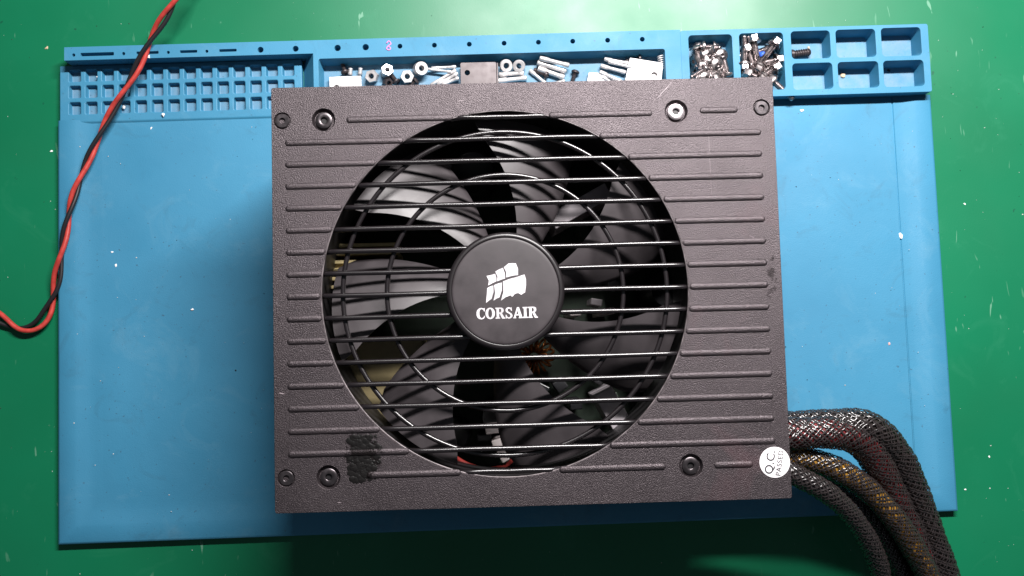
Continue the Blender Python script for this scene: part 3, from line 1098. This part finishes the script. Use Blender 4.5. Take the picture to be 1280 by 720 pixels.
# hand-placed top layer of the left compartment, seen clearly
for x, y, z, rot, k in ((301.5, 208.5, 11.5, (.25, .1, .4), 1), (299.2, 204.2, 11.6, (.3, -.2, 1.2), 2), (293.5, 202.3, 11.4, (R(90), .1, R(120)), 0), (304.0, 200.0, 11.0, (R(88), 0, R(10)), 0),
                        (293.8, 198.3, 11.5, (.2, .3, 0), 1), (297.0, 210.2, 11.0, (R(60), 0, R(60)), 1), (290.2, 212.2, 10.8, (R(75), 0, R(200)), 1), (294.0, 213.0, 10.8, (R(88), 0, R(-95)), 0), (299.5, 198.2, 11.3, (R(40), 0, 2), 2)):
    mx, my = mat2w(x, y)
    o = bpy.data.objects.new('small_screw', bank1[k])
    col.objects.link(o)
    place(o, (mx, my, z-2.2), rot)
    tag(o, 'small silver screw in the heaped left screw compartment', 'screw', 'small screws in the left compartment')

heap(312.8, 195, 326.6, 214, 2.6, None, 12, 'silver hex bolt deep in the heap under the blue cap', 'bolt', 'bolts in the compartment beside the screws', 'hex_bolt', 5, 2, bank2)
BOLT = ['silver hex bolt with its head at the back wall left of the blue cap', 'silver hex bolt with its head in the back right corner of its compartment', 'silver hex bolt pointing up along the left compartment wall',
        'silver hex bolt in the back left corner of the bolt compartment', 'silver hex bolt right below the blue cap', 'silver hex bolt against the right wall below the middle', 'lowest visible silver hex bolt beside the case corner',
        'silver hex bolt in the lower left of the bolt compartment', 'silver hex bolt with its head by the case edge in the middle', 'silver hex bolt leaning on the right wall behind the others']
for x, y, z, rz, tl in ((316.8, 214.0, 10.8, R(8), 1.45), (325.6, 212.5, 10.8, R(-40), 1.45), (312.0, 205.0, 9.8, R(178), 1.5), (314.2, 210.3, 9.4, R(20), 1.4), (318.5, 203.0, 10.0, R(150), 1.2),
                        (325.2, 201.6, 10.2, R(-60), 1.35), (324.5, 196.0, 10.6, R(50), 1.3), (314.0, 199.5, 10.6, R(70), 1.3), (320.0, 198.0, 10.4, R(130), 1.2), (326.5, 206.0, 9.0, R(-80), 1.5)):
    mx, my = mat2w(x, y)
    o = bpy.data.objects.new('hex_bolt', bank2[0])
    col.objects.link(o)
    place(o, (mx, my, z-1.4), (tl+.1, 0, rz+math.pi))
    tag(o, BOLT.pop(0), 'bolt', 'bolts in the compartment beside the screws')
mx, my = mat2w(320.6, 208.5)
o = lathe_obj('plastic_cap', [(1.7, -2), (1.8, 1), (1.4, 1.9), (.6, 2.2), (.01, 2.2)], M['bluecap'], None, 18, False)
place(o, (mx, my, 7.6), (.3, .2, 0))
tag(o, 'small bright blue cap among the silver hex bolts', 'cap')

# bits in the small compartments
bs = empty('threaded_stud', (131.6, 111.6, 1.7))
tag(bs, 'black ridged stud lying in the compartment right of the bolts', 'stud')
prof = [(.01, 0), (1.4, 0), (1.9, .3)]
for k in range(7):
    prof += [(1.9, .6+k*1.1), (1.45, 1.0+k*1.1), (1.45, 1.25+k*1.1), (1.9, 1.55+k*1.1)]
prof += [(1.2, 9.0), (.01, 9.0)]
o = lathe_obj('ridged_body', prof, M['darksteel'], bs, 16, False, (-4.6, -.4, 2.0))
o.rotation_euler = (0, R(90), .12)
o = lathe_obj('end_collar', [(.01, 0), (2.3, 0), (2.3, 1.2), (.01, 1.2)], M['darksteel'], bs, 16, False, (-4.8, -.4, 2.0))
o.rotation_euler = (0, R(90), .12)

def chip(name, loc, size, mat, label, cat, seed, group=None, flat=.35, kind=None):
    rng = random.Random(seed)
    n = rng.randint(6, 9)
    top = []
    for k in range(n):
        a = 2*math.pi*(k+rng.uniform(-.3, .3))/n
        r = size*rng.uniform(.45, 1)
        top.append((r*math.cos(a), r*.7*math.sin(a)))
    h = size*flat
    vv = [(x, y, 0) for x, y in top]+[(x*.8+rng.uniform(-.1, .1)*size, y*.8, h*rng.uniform(.6, 1.1)) for x, y in top]+[(0, 0, h*1.25)]
    ff = [tuple(range(n))[::-1]]
    for k in range(n):
        k2 = (k+1) % n
        ff.append((k, k2, n+k2, n+k))
        ff.append((n+k, n+k2, 2*n))
    o = raw(name, vv, ff, mat)
    place(o, loc, (0, 0, rng.uniform(0, 6)))
    if label:
        tag(o, label, cat, group)
    return o
chip('tan_chip', (151.2, 101.5, 1.7), 2.4, M['tan'], 'tan splinter lying in the lower middle compartment', 'chip', 3)
chip('tan_chip', (148.2, 102.4, 1.7), 1.4, M['tan'], 'tiny tan crumb beside the tan splinter', 'chip', 5)
chip('metal_shard', (136.0, 115.0, 1.7), 1.2, M['tan'], 'small shiny shard above the black stud', 'shard', 8)
chip('black_crumb', (172.8, 103.4, 1.7), 1.1, M['socket'], 'black crumb in the bottom right compartment', 'crumb', 9)

# ------------------------------------------------------------------ flakes and dust
fl = [
    ((173.3, 26.0, 3.3), 2.4, 'flake', 'largest white flake on the right side of the blue mat', 21),
    ((165.4, -22.9, 3.3), 1.4, 'pinkflake', 'pinkish crumb on the right of the blue mat', 22),
    ((-183.8, 27.7, 3.3), 1.2, 'flake', 'upper of two white flakes near the left mat edge', 23),
    ((-182.0, 21.6, 3.3), 1.4, 'flake', 'lower of two white flakes near the left mat edge', 24),
    ((-212.9, 75.1, 0), 1.0, 'flake', 'white flake on the green bench left of the mat', 25),
    ((-148.1, 0.9, 3.3), 1.3, 'flake', 'white flake left of the power supply on the mat', 26),
    ((-215.5, 123.2, 0), 1.4, 'tan', 'tan crumb on the bench near the top left mat corner', 27),
    ((-190.4, 108.0, 3.2), 1.5, 'flake', 'white flake in the top row of small cells', 28),
    ((-179.1, 93.8, 2.4), 1.7, 'flake', 'white flake in a bottom cell beside the twisted wire', 29),
    ((-160.3, 89.4, 4.8), 1.6, 'flake', 'white flake on the front edge of the cell grid', 30),
    ((-166.3, 83.9, 3.3), 1.3, 'flake', 'white flake on the mat below the cell grid', 31),
    ((130.8, 85.0, 3.3), 2.0, 'flake', 'white smear flake just below the compartment tray', 32),
    ((205.3, 40.5, 0), .9, 'flake', 'white flake on the bench right of the mat', 33),
    ((209.5, -75.1, 0), .9, 'flake', 'white flake on the bench beside the lower right mat corner', 34),
    ((197.7, -89.4, 0), .8, 'flake', 'white flake just below and right of the mat corner', 35),
    ((-164.4, 114.3, 11), 1.5, 'flake', 'pale flake on the rail beside the twisted wire', 36),
]
for loc, s, m_, lab, sd in fl:
    chip('loose_flake', loc, s*.8, M[m_], lab, 'flake', sd, 'larger flakes scattered on mat and bench', .3)

rng = random.Random(99)
def dust(name, n, mat, smin, smax, label, seed):
    rng = random.Random(seed)
    vv, ff = [], []
    for k in range(n):
        if rng.random() < .62:
            x, y = rng.uniform(6, WID-6), rng.uniform(6, 186)
            X, Y = mat2w(x, y)
            z = 4.3 if min(x, WID-x, y) < 8.5 else (3.42 if min(x, WID-x, y) > 15 else 4.1)
            if -93 < X < 93 and -78 < Y < 78:
                continue
        else:
            while True:
                X, Y = rng.uniform(-245, 245), rng.uniform(-135, 150)
                if not (-210 < X < 195 and -104 < Y < 122):
                    break
            z = .02
        s = smin+(smax-smin)*rng.random()**3
        b = len(vv)
        a0 = rng.uniform(0, 6.28)
        m_ = 5
        el = rng.uniform(.22, .9)
        for q in range(m_):
            a = a0+2*math.pi*q/m_
            r = s*rng.uniform(.6, 1)
            dx, dy = r*math.cos(a), r*el*math.sin(a)
            vv.append((X+dx*math.cos(a0)-dy*math.sin(a0), Y+dx*math.sin(a0)+dy*math.cos(a0), z))
        vv.append((X, Y, z+s*.5))
        for q in range(m_):
            ff.append((b+q, b+(q+1) % m_, b+m_))
    o = raw(name, vv, ff, mat)
    o['kind'] = 'stuff'
    tag(o, label, 'dust', kind='stuff')
M['lint'] = plain("pale_lint", (.50, .50, .48), .8, nscale=600, namp=.4)
dust('pale_dust', 420, M['lint'], .10, .5, 'fine pale dust and crumbs sprinkled over mat and bench', 5)
dust('dark_dust', 260, M['socket'], .10, .52, 'fine dark crumbs sprinkled over mat and bench', 6)
